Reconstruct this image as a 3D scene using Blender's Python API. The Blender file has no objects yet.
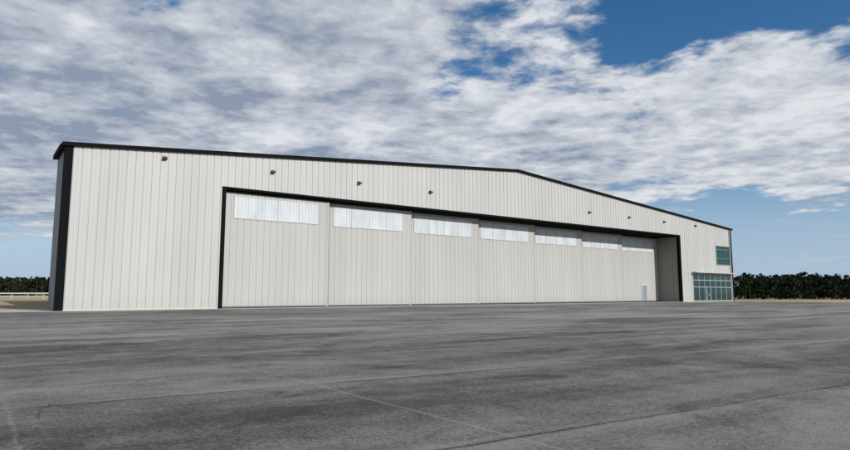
import bpy, math, random
import numpy as np
from mathutils import Vector
random.seed(7); rng=np.random.default_rng(7)
scene=bpy.context.scene
scene.view_settings.view_transform='Standard'
scene.view_settings.look='None'
scene.view_settings.exposure=0

ANG=math.atan2(.6018,.7984)
CORNER=(-26.2,43.8,0.0)

# ---------------------------------------------------------------- materials
def new_mat(name,rough=.8,col=(.5,.5,.5),metal=0.0,spec=.3):
    m=bpy.data.materials.new(name); m.use_nodes=True
    b=m.node_tree.nodes['Principled BSDF']
    b.inputs['Base Color'].default_value=(*col,1)
    b.inputs['Roughness'].default_value=rough
    b.inputs['Metallic'].default_value=metal
    b.inputs['Specular IOR Level'].default_value=spec
    return m,m.node_tree,b
def N(nt,t,**kw):
    n=nt.nodes.new(t)
    for k,v in kw.items(): setattr(n,k,v)
    return n
def lk(nt,a,b): nt.links.new(a,b)
def noise(nt,vec,scale,detail=4,rough=.5,dist=0):
    n=N(nt,'ShaderNodeTexNoise'); n.inputs['Scale'].default_value=scale
    n.inputs['Detail'].default_value=detail; n.inputs['Roughness'].default_value=rough
    n.inputs['Distortion'].default_value=dist
    lk(nt,vec,n.inputs['Vector']); return n.outputs['Fac']
def mapr(nt,v,a,b,c,d,smooth=False):
    n=N(nt,'ShaderNodeMapRange'); 
    if smooth: n.interpolation_type='SMOOTHSTEP'
    for i,x in zip((1,2,3,4),(a,b,c,d)): n.inputs[i].default_value=x
    lk(nt,v,n.inputs[0]); return n.outputs[0]
def math_(nt,op,a,b=None,c=None,clamp=False):
    n=N(nt,'ShaderNodeMath',operation=op); n.use_clamp=clamp
    for i,x in enumerate((a,b,c)):
        if x is None: continue
        if isinstance(x,(int,float)): n.inputs[i].default_value=x
        else: lk(nt,x,n.inputs[i])
    return n.outputs[0]
def mixc(nt,f,a,b):
    n=N(nt,'ShaderNodeMix',data_type='RGBA')
    if isinstance(f,(int,float)): n.inputs[0].default_value=f
    else: lk(nt,f,n.inputs[0])
    for i,x in ((6,a),(7,b)):
        if isinstance(x,tuple): n.inputs[i].default_value=(*x,1)
        else: lk(nt,x,n.inputs[i])
    return n.outputs[2]
def mapping(nt,vec,rot=0,scale=(1,1,1),loc=(0,0,0)):
    n=N(nt,'ShaderNodeMapping'); n.inputs['Rotation'].default_value=(0,0,rot)
    n.inputs['Scale'].default_value=scale; n.inputs['Location'].default_value=loc
    lk(nt,vec,n.inputs['Vector']); return n.outputs[0]
def bump(nt,b,h,strength,dist):
    n=N(nt,'ShaderNodeBump'); n.inputs['Strength'].default_value=strength
    n.inputs['Distance'].default_value=dist; lk(nt,h,n.inputs['Height'])
    lk(nt,n.outputs[0],b.inputs['Normal'])

def metal_wall(name,c1,c2,rough=.55):
    m,nt,b=new_mat(name,rough,c1)
    tc=N(nt,'ShaderNodeTexCoord').outputs['Object']
    sx=N(nt,'ShaderNodeSeparateXYZ'); lk(nt,tc,sx.inputs[0])
    fl=math_(nt,'FLOOR',math_(nt,'DIVIDE',sx.outputs[0],1.83))
    wn=N(nt,'ShaderNodeTexWhiteNoise',noise_dimensions='1D'); lk(nt,fl,wn.inputs['W'])
    big=noise(nt,mapping(nt,tc,scale=(.6,.6,.12)),1.0,4)
    f=math_(nt,'ADD',math_(nt,'MULTIPLY',wn.outputs['Value'],.45),mapr(nt,big,.3,.7,0,.55))
    c=mixc(nt,f,c1,c2)
    dust=mapr(nt,math_(nt,'ADD',sx.outputs[2],math_(nt,'MULTIPLY',big,1.2)),.5,2.2,.35,0,True)
    c=mixc(nt,dust,c,tuple(.8*x for x in c1))
    lk(nt,c,b.inputs['Base Color'])
    bump(nt,b,noise(nt,mapping(nt,tc,scale=(1.5,1.5,.5)),1.3,2),.12,.05)
    return m
M_wall=metal_wall('stone_metal_siding',(.375,.377,.364),(.43,.431,.416))
M_door=metal_wall('door_metal_siding',(.35,.348,.331),(.395,.393,.375))
M_side_shade=metal_wall('shaded_side_siding',(.20,.205,.21),(.23,.235,.24))  # darker copy of the wall siding, with the sunless side's shade painted in
M_ret_shade=metal_wall('shaded_pocket_siding',(.22,.208,.185),(.25,.236,.21))  # same siding on the door pocket's return, its self-shadow put into the colour
M_black,nt,b=new_mat('black_trim',.75,(.0045,.005,.006),0,.06)
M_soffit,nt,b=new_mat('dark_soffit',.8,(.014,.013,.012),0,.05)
M_groove,nt,b=new_mat('weather_strip',.8,(.09,.088,.08))
M_roof,nt,b=new_mat('galvalume_roof',.4,(.45,.46,.47),.6)
M_trans,nt,b=new_mat('translucent_panel',.35,(.72,.76,.79))
tc=N(nt,'ShaderNodeTexCoord').outputs['Object']
f=mapr(nt,noise(nt,mapping(nt,tc,scale=(.9,.9,.25)),1.2,4),.3,.7,0,1)
lk(nt,mixc(nt,f,(.42,.455,.48),(.55,.58,.60)),b.inputs['Base Color'])
M_white,nt,b=new_mat('white_frame',.4,(.50,.53,.53))
M_lamp,nt,b=new_mat('bronze_lamp_housing',.5,(.05,.05,.052),0,.3)
M_teal,nt,b=new_mat('teal_frame',.4,(.13,.23,.22))
M_glass,nt,b=new_mat('window_glass',.03,(.01,.035,.035),0,.45)
b.inputs['Specular Tint'].default_value=(.55,.85,.80,1)
M_mandoor,nt,b=new_mat('blue_grey_door_paint',.5,(.18,.22,.28))
M_conc,nt,b=new_mat('concrete',.85,(.4,.39,.36))
tc=N(nt,'ShaderNodeTexCoord').outputs['Object']
lk(nt,mixc(nt,noise(nt,tc,.7,8,.65),(.34,.33,.30),(.52,.51,.47)),b.inputs['Base Color'])

# asphalt
M_asph,nt,b=new_mat('asphalt',.88,(.12,.12,.12),0,.3)
tc=N(nt,'ShaderNodeTexCoord').outputs['Object']   # sheet's own axes follow the hangar
sx=N(nt,'ShaderNodeSeparateXYZ'); lk(nt,tc,sx.inputs[0]); X,Y=sx.outputs[0],sx.outputs[1]
wob=math_(nt,'MULTIPLY',math_(nt,'SUBTRACT',noise(nt,tc,.5,5,.6),.5),.2)
Yw=math_(nt,'ADD',math_(nt,'ADD',Y,math_(nt,'MULTIPLY',X,.1)),wob); Xw=math_(nt,'ADD',X,wob)
lane=math_(nt,'FLOOR',math_(nt,'DIVIDE',math_(nt,'ADD',Yw,.25),3.9))
wn=N(nt,'ShaderNodeTexWhiteNoise',noise_dimensions='1D'); lk(nt,lane,wn.inputs['W'])
streak=noise(nt,mapping(nt,tc,scale=(.07,.6,1)),1.0,5,.6,.4)
patch=noise(nt,mapping(nt,tc,scale=(.6,1,1)),.22,6,.62,.8)
mid=noise(nt,tc,1.6,6,.72)
blot=noise(nt,mapping(nt,tc,loc=(4,9,0)),.75,3,.5,1.0)
grain=noise(nt,tc,60,2,.9)
grain2=noise(nt,tc,17,5,.85)
v=math_(nt,'MULTIPLY',math_(nt,'SUBTRACT',wn.outputs['Value'],.5),.36)
for n_,k in ((streak,1.9),(patch,2.1),(mid,1.3),(grain,2.8),(grain2,2.5)):
    v=math_(nt,'ADD',v,math_(nt,'MULTIPLY',math_(nt,'SUBTRACT',n_,.5),k))
v=math_(nt,'ADD',v,mapr(nt,blot,.58,.70,0,-.30,True))
def seam(coord,off,period,width,msk_scale,lo=.42,hi=.6):
    t=math_(nt,'PINGPONG',math_(nt,'SUBTRACT',coord,off),period/2)
    l=mapr(nt,t,0,width,1,0,True)
    return math_(nt,'MULTIPLY',l,mapr(nt,noise(nt,tc,msk_scale,3),lo,hi,.15,1))
s1=seam(Yw,-.25,3.9,.05,.35,.34,.52); s1b=seam(Yw,-.13,3.9,.09,.35)
s2=seam(Xw,1.97,3.5,.04,.12,.47,.58)
v=math_(nt,'ADD',v,math_(nt,'MULTIPLY',s1,-.75))
v=math_(nt,'ADD',v,math_(nt,'MULTIPLY',s1b,.28))
v=math_(nt,'ADD',v,math_(nt,'MULTIPLY',s2,.5))
vo=N(nt,'ShaderNodeTexVoronoi',feature='DISTANCE_TO_EDGE'); vo.inputs['Scale'].default_value=.33
wv=N(nt,'ShaderNodeVectorMath',operation='ADD'); lk(nt,tc,wv.inputs[0])
ns=N(nt,'ShaderNodeTexNoise'); ns.inputs['Scale'].default_value=.8; ns.inputs['Detail'].default_value=5; lk(nt,tc,ns.inputs['Vector'])
lk(nt,ns.outputs['Color'],wv.inputs[1]); lk(nt,wv.outputs[0],vo.inputs['Vector'])
cr=math_(nt,'MULTIPLY',mapr(nt,vo.outputs['Distance'],0,.006,1,0),mapr(nt,noise(nt,tc,.2,2),.53,.62,0,1))
v=math_(nt,'ADD',v,math_(nt,'MULTIPLY',cr,-.5))
f=math_(nt,'ADD',v,.5,clamp=True)
lk(nt,mixc(nt,f,(.062,.060,.058),(.345,.333,.312)),b.inputs['Base Color'])
bump(nt,b,math_(nt,'ADD',grain,math_(nt,'MULTIPLY',grain2,1.5)),1.0,.03)

M_grass,nt,b=new_mat('dry_grass',.95,(.3,.25,.15),0,.1)
tc=N(nt,'ShaderNodeTexCoord').outputs['Object']
f1=noise(nt,tc,.03,8,.65); f2=noise(nt,tc,1.2,8,.75)
c=mixc(nt,mapr(nt,f1,.35,.65,0,1),(.36,.28,.155),(.25,.22,.11))
c=mixc(nt,mapr(nt,f2,.3,.7,0,1),c,(.44,.36,.23))
lk(nt,c,b.inputs['Base Color']); bump(nt,b,f2,.8,.1)

M_leaf,nt,b=new_mat('foliage',.85,(.05,.07,.03),0,.1)
gi=N(nt,'ShaderNodeNewGeometry'); 
tc=N(nt,'ShaderNodeTexCoord').outputs['Object']
r=math_(nt,'ADD',math_(nt,'MULTIPLY',gi.outputs['Random Per Island'],.6),math_(nt,'MULTIPLY',noise(nt,tc,.12,3),.5))
lk(nt,mixc(nt,r,(.005,.010,.006),(.024,.034,.016)),b.inputs['Base Color'])
M_bark,nt,b=new_mat('bark',.9,(.05,.038,.028))

# ---------------------------------------------------------------- helpers
def mesh_obj(name,verts,faces,mat,parent=None,loc=None,rotz=None):
    me=bpy.data.meshes.new(name); me.from_pydata(verts,[],faces); me.update()
    me.materials.append(mat)
    o=bpy.data.objects.new(name,me); scene.collection.objects.link(o)
    if parent: o.parent=parent
    if loc: o.location=loc
    if rotz is not None: o.rotation_euler=(0,0,rotz)
    return o
class MB:
    def __init__(s): s.v=[]; s.f=[]
    def box(s,x0,x1,y0,y1,z0,z1):
        k=len(s.v)
        s.v+=[(x0,y0,z0),(x1,y0,z0),(x1,y1,z0),(x0,y1,z0),(x0,y0,z1),(x1,y0,z1),(x1,y1,z1),(x0,y1,z1)]
        s.f+=[tuple(k+i for i in q) for q in ((0,3,2,1),(4,5,6,7),(0,1,5,4),(1,2,6,5),(2,3,7,6),(3,0,4,7))]
    def hexa(s,p):
        k=len(s.v); s.v+=p
        s.f+=[tuple(k+i for i in q) for q in ((0,3,2,1),(4,5,6,7),(0,1,5,4),(1,2,6,5),(2,3,7,6),(3,0,4,7))]
    def obj(s,name,mat,parent=None,**k): return mesh_obj(name,s.v,s.f,mat,parent,**k)

hangar=bpy.data.objects.new('aircraft_hangar',None); scene.collection.objects.link(hangar)
hangar.location=CORNER; hangar.rotation_euler=(0,0,ANG)

LR=46.9; LE=99.2
def H(L):
    return 12.26+(16.1-12.26)*L/LR if L<LR else 16.1+(12.22-16.1)*(L-LR)/(LE-LR)

def profile(a,b,pitch=.61,depth=.045,phase=0.0):
    pts=[(a,0.)]
    k=math.floor((a-phase)/pitch)
    while True:
        s=phase+k*pitch
        if s>b: break
        for dx,dy in ((-.06,0),(-.03,depth),(.03,depth),(.06,0),
                      (pitch/2-.03,0),(pitch/2-.01,depth*.22),(pitch/2+.01,depth*.22),(pitch/2+.03,0)):
            if a+.001<s+dx<b-.001: pts.append((s+dx,dy))
        k+=1
    pts.append((b,0.)); return pts
def corr(name,a,b,zb,zt,y,mat,**kw):
    P=profile(a,b,**kw)
    v=[];f=[]
    for i,(x,d) in enumerate(P):
        v+=[(x,y+d,zb(x) if callable(zb) else zb),(x,y+d,zt(x) if callable(zt) else zt)]
        if i: k=2*i; f.append((k-2,k,k+1,k-1))
    return mesh_obj(name,v,f,mat,hangar)

J0,J1,ZH=11.5,82.5,10.2
corr('front_wall_a',0,11.15,.12,H,0,M_wall)
corr('front_wall_header',11.15,82.88,ZH+.16,H,0.0,M_wall)
corr('front_wall_b',82.88,98.75,.12,H,0,M_wall)
m=MB(); m.box(-.5,11.15,.003,.3,0,.12); m.box(82.88,98.9,.003,.3,0,.12); m.obj('base_course',M_conc,hangar)
# black trims
m=MB()
m.box(-.55,0,-.03,.5,0,H(0)-.1)
m.box(11.15,J0,-.05,.4,0,ZH+.16)
m.box(J1,82.88,-.05,.4,0,ZH+.16)
m.box(J0,J1,-.047,.4,ZH,ZH+.16)
m.box(98.75,LE,-.03,.5,0,H(LE)-.1)
m.obj('black_trim',M_black,hangar)
def roof_strip(mb,x0,x1,y0,y1,lo,hi):
    mb.hexa([(x0,y0,H(x0)+lo),(x1,y0,H(x1)+lo),(x1,y1,H(x1)+lo),(x0,y1,H(x0)+lo),
             (x0,y0,H(x0)+hi),(x1,y0,H(x1)+hi),(x1,y1,H(x1)+hi),(x0,y1,H(x0)+hi)])
m=MB(); roof_strip(m,-.75,LR,-.22,-.12,-.10,.19); roof_strip(m,LR,LE+.3,-.22,-.12,-.10,.19)
m.obj('rake_fascia',M_black,hangar)
m=MB(); roof_strip(m,-.75,LR,-.12,.0,-.02,.1); roof_strip(m,LR,LE+.3,-.12,.0,-.02,.1)
m.hexa([(-.85,0,H(-.85)-.25),(-.503,0,H(-.5)-.25),(-.503,5,H(-.5)-.25),(-.85,5,H(-.85)-.25),
        (-.85,0,H(-.85)+.1),(-.503,0,H(-.5)+.1),(-.503,5,H(-.5)+.1),(-.85,5,H(-.85)+.1)])
m.obj('eave_soffit',M_black,hangar)
m=MB(); roof_strip(m,-.5,LR,0,5,-.02,.14); roof_strip(m,LR,LE+.3,0,5,-.02,.14)
roof_strip(m,4.2,LR,5,56,-.02,.14); roof_strip(m,LR,LE+.3,5,56,-.02,.14)
for i in range(0,163):
    x=-.3+i*.61
    if LR-.1<x<LR+.1: continue
    y1=5 if x<4.4 else 56
    roof_strip(m,x,x+.04,-.1,y1,.1,.2)
m.obj('metal_roof',M_roof,hangar)
def corr_y(name,x,y0,y1,zt,sgn,mat):
    P=profile(y0,y1)
    v=[];f=[]
    for i,(yy,d) in enumerate(P):
        v+=[(x+sgn*d,yy,0),(x+sgn*d,yy,zt)]
        if i: k=2*i; f.append((k-2,k,k+1,k-1))
    return mesh_obj(name,v,f,mat,hangar)
corr_y('side_wall',-.5,.5,5,H(-.5),1,M_side_shade)
corr_y('body_side_wall',4.5,5,55.5,H(4.5),1,M_side_shade)
corr_y('far_side_wall',LE-.05,.5,55.5,H(LE),-1,M_wall)
m=MB()
def gable(x0,x1,y0,y1):
    for a,b_ in ((x0,LR),(LR,x1)):
        m.hexa([(a,y0,0),(b_,y0,0),(b_,y1,0),(a,y1,0),(a,y0,H(a)-.03),(b_,y0,H(b_)-.03),(b_,y1,H(b_)-.03),(a,y1,H(a)-.03)])
gable(-.45,LE-.1,4.8,5); gable(4.5,LE-.1,55.5,55.7)
m.obj('rear_wall',M_side_shade,hangar)
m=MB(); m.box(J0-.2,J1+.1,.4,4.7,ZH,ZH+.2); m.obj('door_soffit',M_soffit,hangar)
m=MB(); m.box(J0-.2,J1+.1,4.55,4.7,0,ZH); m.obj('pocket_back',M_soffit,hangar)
corr_y('pocket_return',J1+.05,.4,4.55,ZH,1,M_ret_shade)
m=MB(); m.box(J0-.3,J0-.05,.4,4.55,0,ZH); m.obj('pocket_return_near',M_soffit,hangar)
m=MB()
for k in range(7): m.box(J0,J1,.55+.55*k-.02,.55+.55*k+.14,ZH-.16,ZH-.002)
m.obj('door_head_tracks',M_soffit,hangar)
m=MB()
for k in range(7): m.box(J0,J1,.55+.55*k+.03,.55+.55*k+.07,.009,.03)
m.obj('floor_rails',M_soffit,hangar)
W=10.143
for k in range(7):
    d=.55+.55*k; a=J0+k*W-(.25 if k else 0); b_=J0+(k+1)*W
    corr('sliding_door_leaf_%d'%(k+1),a+.16,b_-.16,.16,9.98,d,M_door,phase=a,depth=.032)
    m=MB(); m.box(a+.0,a+.16,d-.03,d+.1,.05,ZH-.17); m.box(b_-.16,b_,d-.03,d+.1,.05,ZH-.17)
    m.obj('leaf_edge_%d'%(k+1),M_door,hangar)
    m=MB(); m.box(a+.163,b_-.163,d+.005,d+.1,.04,.16); m.box(a+.163,b_-.163,d-.01,d+.1,9.98,10.03)
    m.box(b_+.0005,b_+.05,d-.0,d+.12,.05,ZH-.17)
    m.obj('leaf_seal_%d'%(k+1),M_groove,hangar)
    wa,wb=a+.95+(.1 if k else 0),b_-1.15; z0,z1=7.8,9.72
    corr('translucent_light_%d'%(k+1),wa,wb,z0,z1,d-.035,M_trans,phase=a,depth=.03,pitch=.305)
    m=MB(); 
    m.box(wa-.06,wb+.06,d-.045,d+.06,z0-.06,z0); m.box(wa-.06,wb+.06,d-.045,d+.06,z1,z1+.06)
    m.box(wa-.06,wa,d-.045,d+.06,z0,z1); m.box(wb,wb+.06,d-.045,d+.06,z0,z1)
    for q in (1,2,3):
        xq=wa+(wb-wa)*q/4; m.box(xq-.025,xq+.025,d-.043,d+.0,z0,z1)
    m.obj('light_frame_%d'%(k+1),M_door,hangar)
d=.55+.55*6
m=MB(); m.box(77.95,79.15,d-.06,d-.01,.12,2.55); m.obj('personnel_door',M_mandoor,hangar)
m=MB(); m.box(77.83,77.95,d-.08,d+.02,.1,2.67); m.box(79.15,79.27,d-.08,d+.02,.1,2.67); m.box(77.95,79.15,d-.08,d+.02,2.55,2.67)
m.box(78.97,79.06,d-.12,d-.063,1.05,1.2)
m.obj('personnel_door_frame',M_white,hangar)
def window(name,x0,x1,z0,z1,xs,zs,fm,fw=.09,y=-.06):
    g=MB(); g.box(x0,x1,y+.03,y+.05,z0,z1); g.obj(name+'_glass',M_glass,hangar)
    m=MB()
    m.box(x0-fw,x0,y-.02,y+.055,z0-fw,z1+fw); m.box(x1,x1+fw,y-.02,y+.055,z0-fw,z1+fw)
    m.box(x0,x1,y-.02,y+.055,z0-fw,z0); m.box(x0,x1,y-.02,y+.055,z1,z1+fw)
    for x in xs: m.box(x-.03,x+.03,y-.01,y+.028,z0,z1)
    for z in zs:
        m.box(x0,x1,y-.005,y+.026,z-.03,z+.03)
    m.obj(name+'_frame',fm,hangar)
window('upper_window',93.8,98.1,6.1,9.15,[95.2,96.65],[7.1,8.6],M_teal)
window('storefront',86.0,98.15,.12,4.4,[86+1.73*i for i in range(1,7)],[2.3,3.4],M_white)
m=MB(); m.box(85.8,98.3,-.9,-.02,4.55,4.68); m.obj('storefront_canopy',M_wall,hangar)
m=MB(); 
for x in (89.9,91.1): m.box(x-.06,x+.06,-.14,-.1,.12,2.3)
m.box(90.46,90.54,-.16,-.1,.9,1.3)
m.obj('entry_door_rails',M_white,hangar)
for i,L in enumerate((6.4,15.6,24.6,33.5,60.5,69.5,78.5,87.5)):
    z=12.15; m=MB()
    m.box(L-.1,L+.1,-.06,.02,z-.15,z+.15)
    m.hexa([(L-.18,-.38,z-.08),(L+.18,-.38,z-.08),(L+.18,-.06,z-.14),(L-.18,-.06,z-.14),
            (L-.16,-.34,z+.0),(L+.16,-.34,z+.0),(L+.16,-.06,z+.13),(L-.16,-.06,z+.13)])
    m.obj('wall_lamp_%d'%(i+1),M_lamp,hangar)
m=MB(); m.box(98.35,98.47,-.14,-.03,.12,H(98.4)-.25); m.obj('downpipe',M_wall,hangar)

# ---------------------------------------------------------------- ground
mesh_obj('ground',[(-4000,-4000,-.012),(4000,-4000,-.012),(4000,4000,-.012),(-4000,4000,-.012)],[(0,1,2,3)],M_grass)
def toloc(p):
    dx,dy=p[0]-CORNER[0],p[1]-CORNER[1]; c,s=math.cos(ANG),math.sin(ANG)
    return (dx*c+dy*s,-dx*s+dy*c)
A=[toloc(p)+(0,) for p in [(-180,-150),(230,-150),(160,-10),(60,78),(57,101)]]
A+=[(100.5,1,0),(-.7,1,0),(-2,-1.2,0),(-150,-1.2,0)]
ap=mesh_obj('asphalt_apron',A,[tuple(range(len(A)))],M_asph,loc=(CORNER[0],CORNER[1],-.006),rotz=ANG)
C=MB(); C.v=[(-150,-1.6,0),(-2,-1.6,0),(103,-1.8,0),(103,5,0),(-.5,5,0),(-.5,7.5,0),(-6,8,0),(-150,4,0)]; C.f=[tuple(range(8))]
C.obj('concrete_walk',M_conc,loc=(CORNER[0],CORNER[1],0.0),rotz=ANG)

# ---------------------------------------------------------------- fence
m=MB()
x=-150
while x<-60:
    m.box(x,x+.10,134.9,135.0,-.01,1.2); x+=3.6
m.box(-150,-60,134.86,134.897,.55,.65)
m.box(-150,-60,134.8,135.1,1.201,1.45)
m.obj('white_rail_fence',M_white)

# ---------------------------------------------------------------- trees
def build_trees(name,specs,leafs,lsize):
    V=[];F=[];mi=[];off=0
    for (x,y,h) in specs:
        n=int(leafs*random.uniform(.8,1.2)); cr=h*random.uniform(.20,.30)
        def limb(p0,p1,r0,r1):
            nonlocal off
            p0=np.array(p0);p1=np.array(p1); dv=p1-p0; a=np.cross(dv,[.3,.5,.1]); a/=np.linalg.norm(a)+1e-9
            b=np.cross(dv,a); b/=np.linalg.norm(b)+1e-9
            for P,r in ((p0,r0),(p1,r1)):
                for t in range(4): V.append(P+r*(a*math.cos(t*math.pi/2)+b*math.sin(t*math.pi/2)))
            for t in range(4): F.append((off+t,off+(t+1)%4,off+4+(t+1)%4,off+4+t)); mi.append(1)
            off+=8
        limb((x,y,-.05),(x+random.uniform(-.2,.2),y,h*.9),h*.02,h*.005)
        cl=[]
        nc=random.randint(12,18); base=random.uniform(.04,.15)
        for c in range(nc):
            t=random.uniform(base,.97); R=cr*(1.15-t)**.6*random.uniform(.5,1.1); th=random.uniform(0,6.28)
            cc=(x+R*math.cos(th),y+R*math.sin(th),h*t); cl.append((cc,cr*random.uniform(.32,.55)*(1.25-.6*t)))
            if c<6: limb((x,y,h*t*.8),cc,h*.007,h*.003)
        cl.append(((x,y,h*.95),cr*.22))
        idx=rng.integers(0,len(cl),n)
        cen=np.array([cl[i][0] for i in idx]); rad=np.array([cl[i][1] for i in idx])
        dirs=rng.normal(size=(n,3)); dirs/=np.linalg.norm(dirs,axis=1)[:,None]
        P=cen+dirs*(rad*rng.uniform(.3,1.1,n))[:,None]*np.array([1,1,.8])
        P[:,2]=np.clip(P[:,2],.1,None)
        s=lsize*rng.uniform(.6,1.4,n)
        a=rng.normal(size=(n,3)); a/=np.linalg.norm(a,axis=1)[:,None]
        b=np.cross(a,rng.normal(size=(n,3))); b/=np.linalg.norm(b,axis=1)[:,None]
        a*=s[:,None]; b*=(s*.6)[:,None]
        Q=np.stack([P-a,P-b,P+a,P+b],1).reshape(-1,3)
        V.extend(Q)
        for i in range(n): k=off+4*i; F.append((k,k+1,k+2,k+3)); mi.append(0)
        off+=4*n
    me=bpy.data.meshes.new(name); me.from_pydata([tuple(v) for v in V],[],F)
    me.materials.append(M_leaf); me.materials.append(M_bark)
    me.polygons.foreach_set('material_index',mi); me.update()
    o=bpy.data.objects.new(name,me); scene.collection.objects.link(o)
specs=[]
for D in (130,136,144,154,168,185):
    x=.44*D
    while x<1.05*D:
        dd=D+random.uniform(-3,3)
        h=1.2+random.uniform(13.5,19.5)/600*dd
        if random.random()<.1: h*=1.1
        specs.append((x+random.uniform(-.6,.6),dd,h)); x+=random.uniform(1.1,2.0)
build_trees('tree_line',specs,330,.27)
specs=[]
for D in (390,400,412,428):
    x=-.95*D
    while x<.42*D:
        dd=D+random.uniform(-5,5)
        specs.append((x,dd,random.uniform(9.5,12.5))); x+=random.uniform(1.8,3.0)
build_trees('tree_line',specs,130,.8)

# ---------------------------------------------------------------- light
EL=math.radians(26)
off=math.radians(12)
e=Vector((math.cos(ANG),math.sin(ANG),0)); nf=Vector((math.sin(ANG),-math.cos(ANG),0))
hd=nf*math.cos(off)+e*math.sin(off)
S=Vector((hd.x*math.cos(EL),hd.y*math.cos(EL),math.sin(EL)))
ld=bpy.data.lights.new('sun','SUN'); ld.energy=4.5; ld.angle=math.radians(.5); ld.color=(1,.96,.905)
lo=bpy.data.objects.new('sun',ld); scene.collection.objects.link(lo)
lo.rotation_euler=(-S).to_track_quat('-Z','Y').to_euler(); lo.location=(0,0,60)

w=bpy.data.worlds.new('World'); scene.world=w; w.use_nodes=True; nt=w.node_tree; nt.nodes.clear()
out=N(nt,'ShaderNodeOutputWorld')
sky=N(nt,'ShaderNodeTexSky',sky_type='NISHITA'); sky.sun_disc=False
sky.sun_elevation=EL; sky.sun_rotation=math.atan2(hd.x,hd.y)
sky.air_density=1.0; sky.dust_density=.3; sky.ozone_density=3.5
hs=N(nt,'ShaderNodeHueSaturation'); hs.inputs['Saturation'].default_value=1.25; lk(nt,sky.outputs[0],hs.inputs['Color'])
bg1=N(nt,'ShaderNodeBackground'); bg1.inputs[1].default_value=.1
tc=N(nt,'ShaderNodeTexCoord').outputs['Generated']
sx=N(nt,'ShaderNodeSeparateXYZ'); lk(nt,tc,sx.inputs[0]); dz=sx.outputs[2]
hz=mapr(nt,dz,0.0,.24,1,0,True)
lk(nt,mixc(nt,math_(nt,'MULTIPLY',hz,.94),hs.outputs[0],(3.9,5.1,6.8)),bg1.inputs[0])
zz=math_(nt,'ADD',math_(nt,'MAXIMUM',dz,0),.09)
vd=N(nt,'ShaderNodeCombineXYZ'); lk(nt,math_(nt,'DIVIDE',sx.outputs[0],zz),vd.inputs[0]); lk(nt,math_(nt,'DIVIDE',sx.outputs[1],zz),vd.inputs[1])
p=vd.outputs[0]
n1=noise(nt,mapping(nt,p,rot=.6,scale=(.8,1.0,1),loc=(3.1,1.7,0)),1.0,6,.55,.3)
n2=noise(nt,mapping(nt,p,rot=.9,scale=(.95,1.05,1),loc=(1,5,2)),3.6,6,.58,.2)
n3=noise(nt,mapping(nt,p,rot=-.2,scale=(1,1,1),loc=(7,2,0)),10,5,.6,.2)
def blob(c,r0,r1,amt):
    d=N(nt,'ShaderNodeVectorMath',operation='DISTANCE'); lk(nt,tc,d.inputs[0]); d.inputs[1].default_value=c
    return mapr(nt,d.outputs['Value'],r0,r1,amt,0,True)
cov=math_(nt,'ADD',math_(nt,'MULTIPLY',n1,.75),math_(nt,'MULTIPLY',n2,.95))
cov=math_(nt,'ADD',cov,math_(nt,'MULTIPLY',n3,.45))
cov=math_(nt,'ADD',cov,-.88)
for c,r0,r1,a in [((.36,.82,.43),.04,.13,-.50),((.50,.76,.43),.03,.12,-.42),((.62,.80,.03),.04,.15,-.7),((.47,.87,.06),.03,.14,-.6),
                  ((-.56,.83,.0),.03,.15,-.45),((-.36,.82,.45),.0,.10,-.25),((.03,.94,.33),.0,.06,-.22),
                  ((-.2,.95,.2),.1,.55,.30),((.44,.85,.28),.04,.18,.26),((.54,.81,.22),.04,.15,.24),((-.58,.79,.2),.05,.25,.2),((.22,.94,.25),.02,.18,.22)]:
    cov=math_(nt,'ADD',cov,blob(c,r0,r1,a))
# thin low streak of cirrus over the far end
dd_=N(nt,'ShaderNodeVectorMath',operation='DISTANCE'); lk(nt,tc,dd_.inputs[0]); dd_.inputs[1].default_value=(.555,.826,.095)
st=noise(nt,mapping(nt,tc,scale=(3,3,28)),2.2,5,.6,.3)
wisp=math_(nt,'MULTIPLY',mapr(nt,dd_.outputs['Value'],.02,.11,1,0,True),mapr(nt,st,.48,.68,0,.55,True))
alpha=mapr(nt,cov,0.03,.30,0,1,True)
alpha=math_(nt,'MAXIMUM',math_(nt,'MULTIPLY',alpha,.96),wisp)
n4=noise(nt,mapping(nt,p,rot=.5,scale=(.6,1.1,1),loc=(9,4,0)),1.6,5,.6,.3)
sh=math_(nt,'ADD',math_(nt,'MULTIPLY',n2,1.25),math_(nt,'MULTIPLY',n3,.6))
sh=math_(nt,'ADD',sh,math_(nt,'MULTIPLY',n4,.8))
sh=math_(nt,'ADD',sh,blob((-.55,.8,.2),.1,.5,-.14))
sh=math_(nt,'ADD',sh,blob((.45,.8,.25),.05,.4,.08))
sh=mapr(nt,sh,1.06,1.58,0,1,False)
sh=math_(nt,'MAXIMUM',sh,math_(nt,'MULTIPLY',wisp,1.4),clamp=True)
cc=mixc(nt,sh,(.30,.355,.46),(.84,.865,.905))
bg2=N(nt,'ShaderNodeBackground'); bg2.inputs[1].default_value=.9; lk(nt,cc,bg2.inputs[0])
mx=N(nt,'ShaderNodeMixShader'); lk(nt,alpha,mx.inputs[0]); lk(nt,bg1.outputs[0],mx.inputs[1]); lk(nt,bg2.outputs[0],mx.inputs[2])
lk(nt,mx.outputs[0],out.inputs[0])

# ---------------------------------------------------------------- camera
cd=bpy.data.cameras.new('camera'); cd.lens=25.41; cd.sensor_width=36; cd.clip_end=12000
co=bpy.data.objects.new('camera',cd); scene.collection.objects.link(co)
co.location=(0,0,1.25); co.rotation_euler=(math.radians(90+6.52),0,0)
scene.camera=co
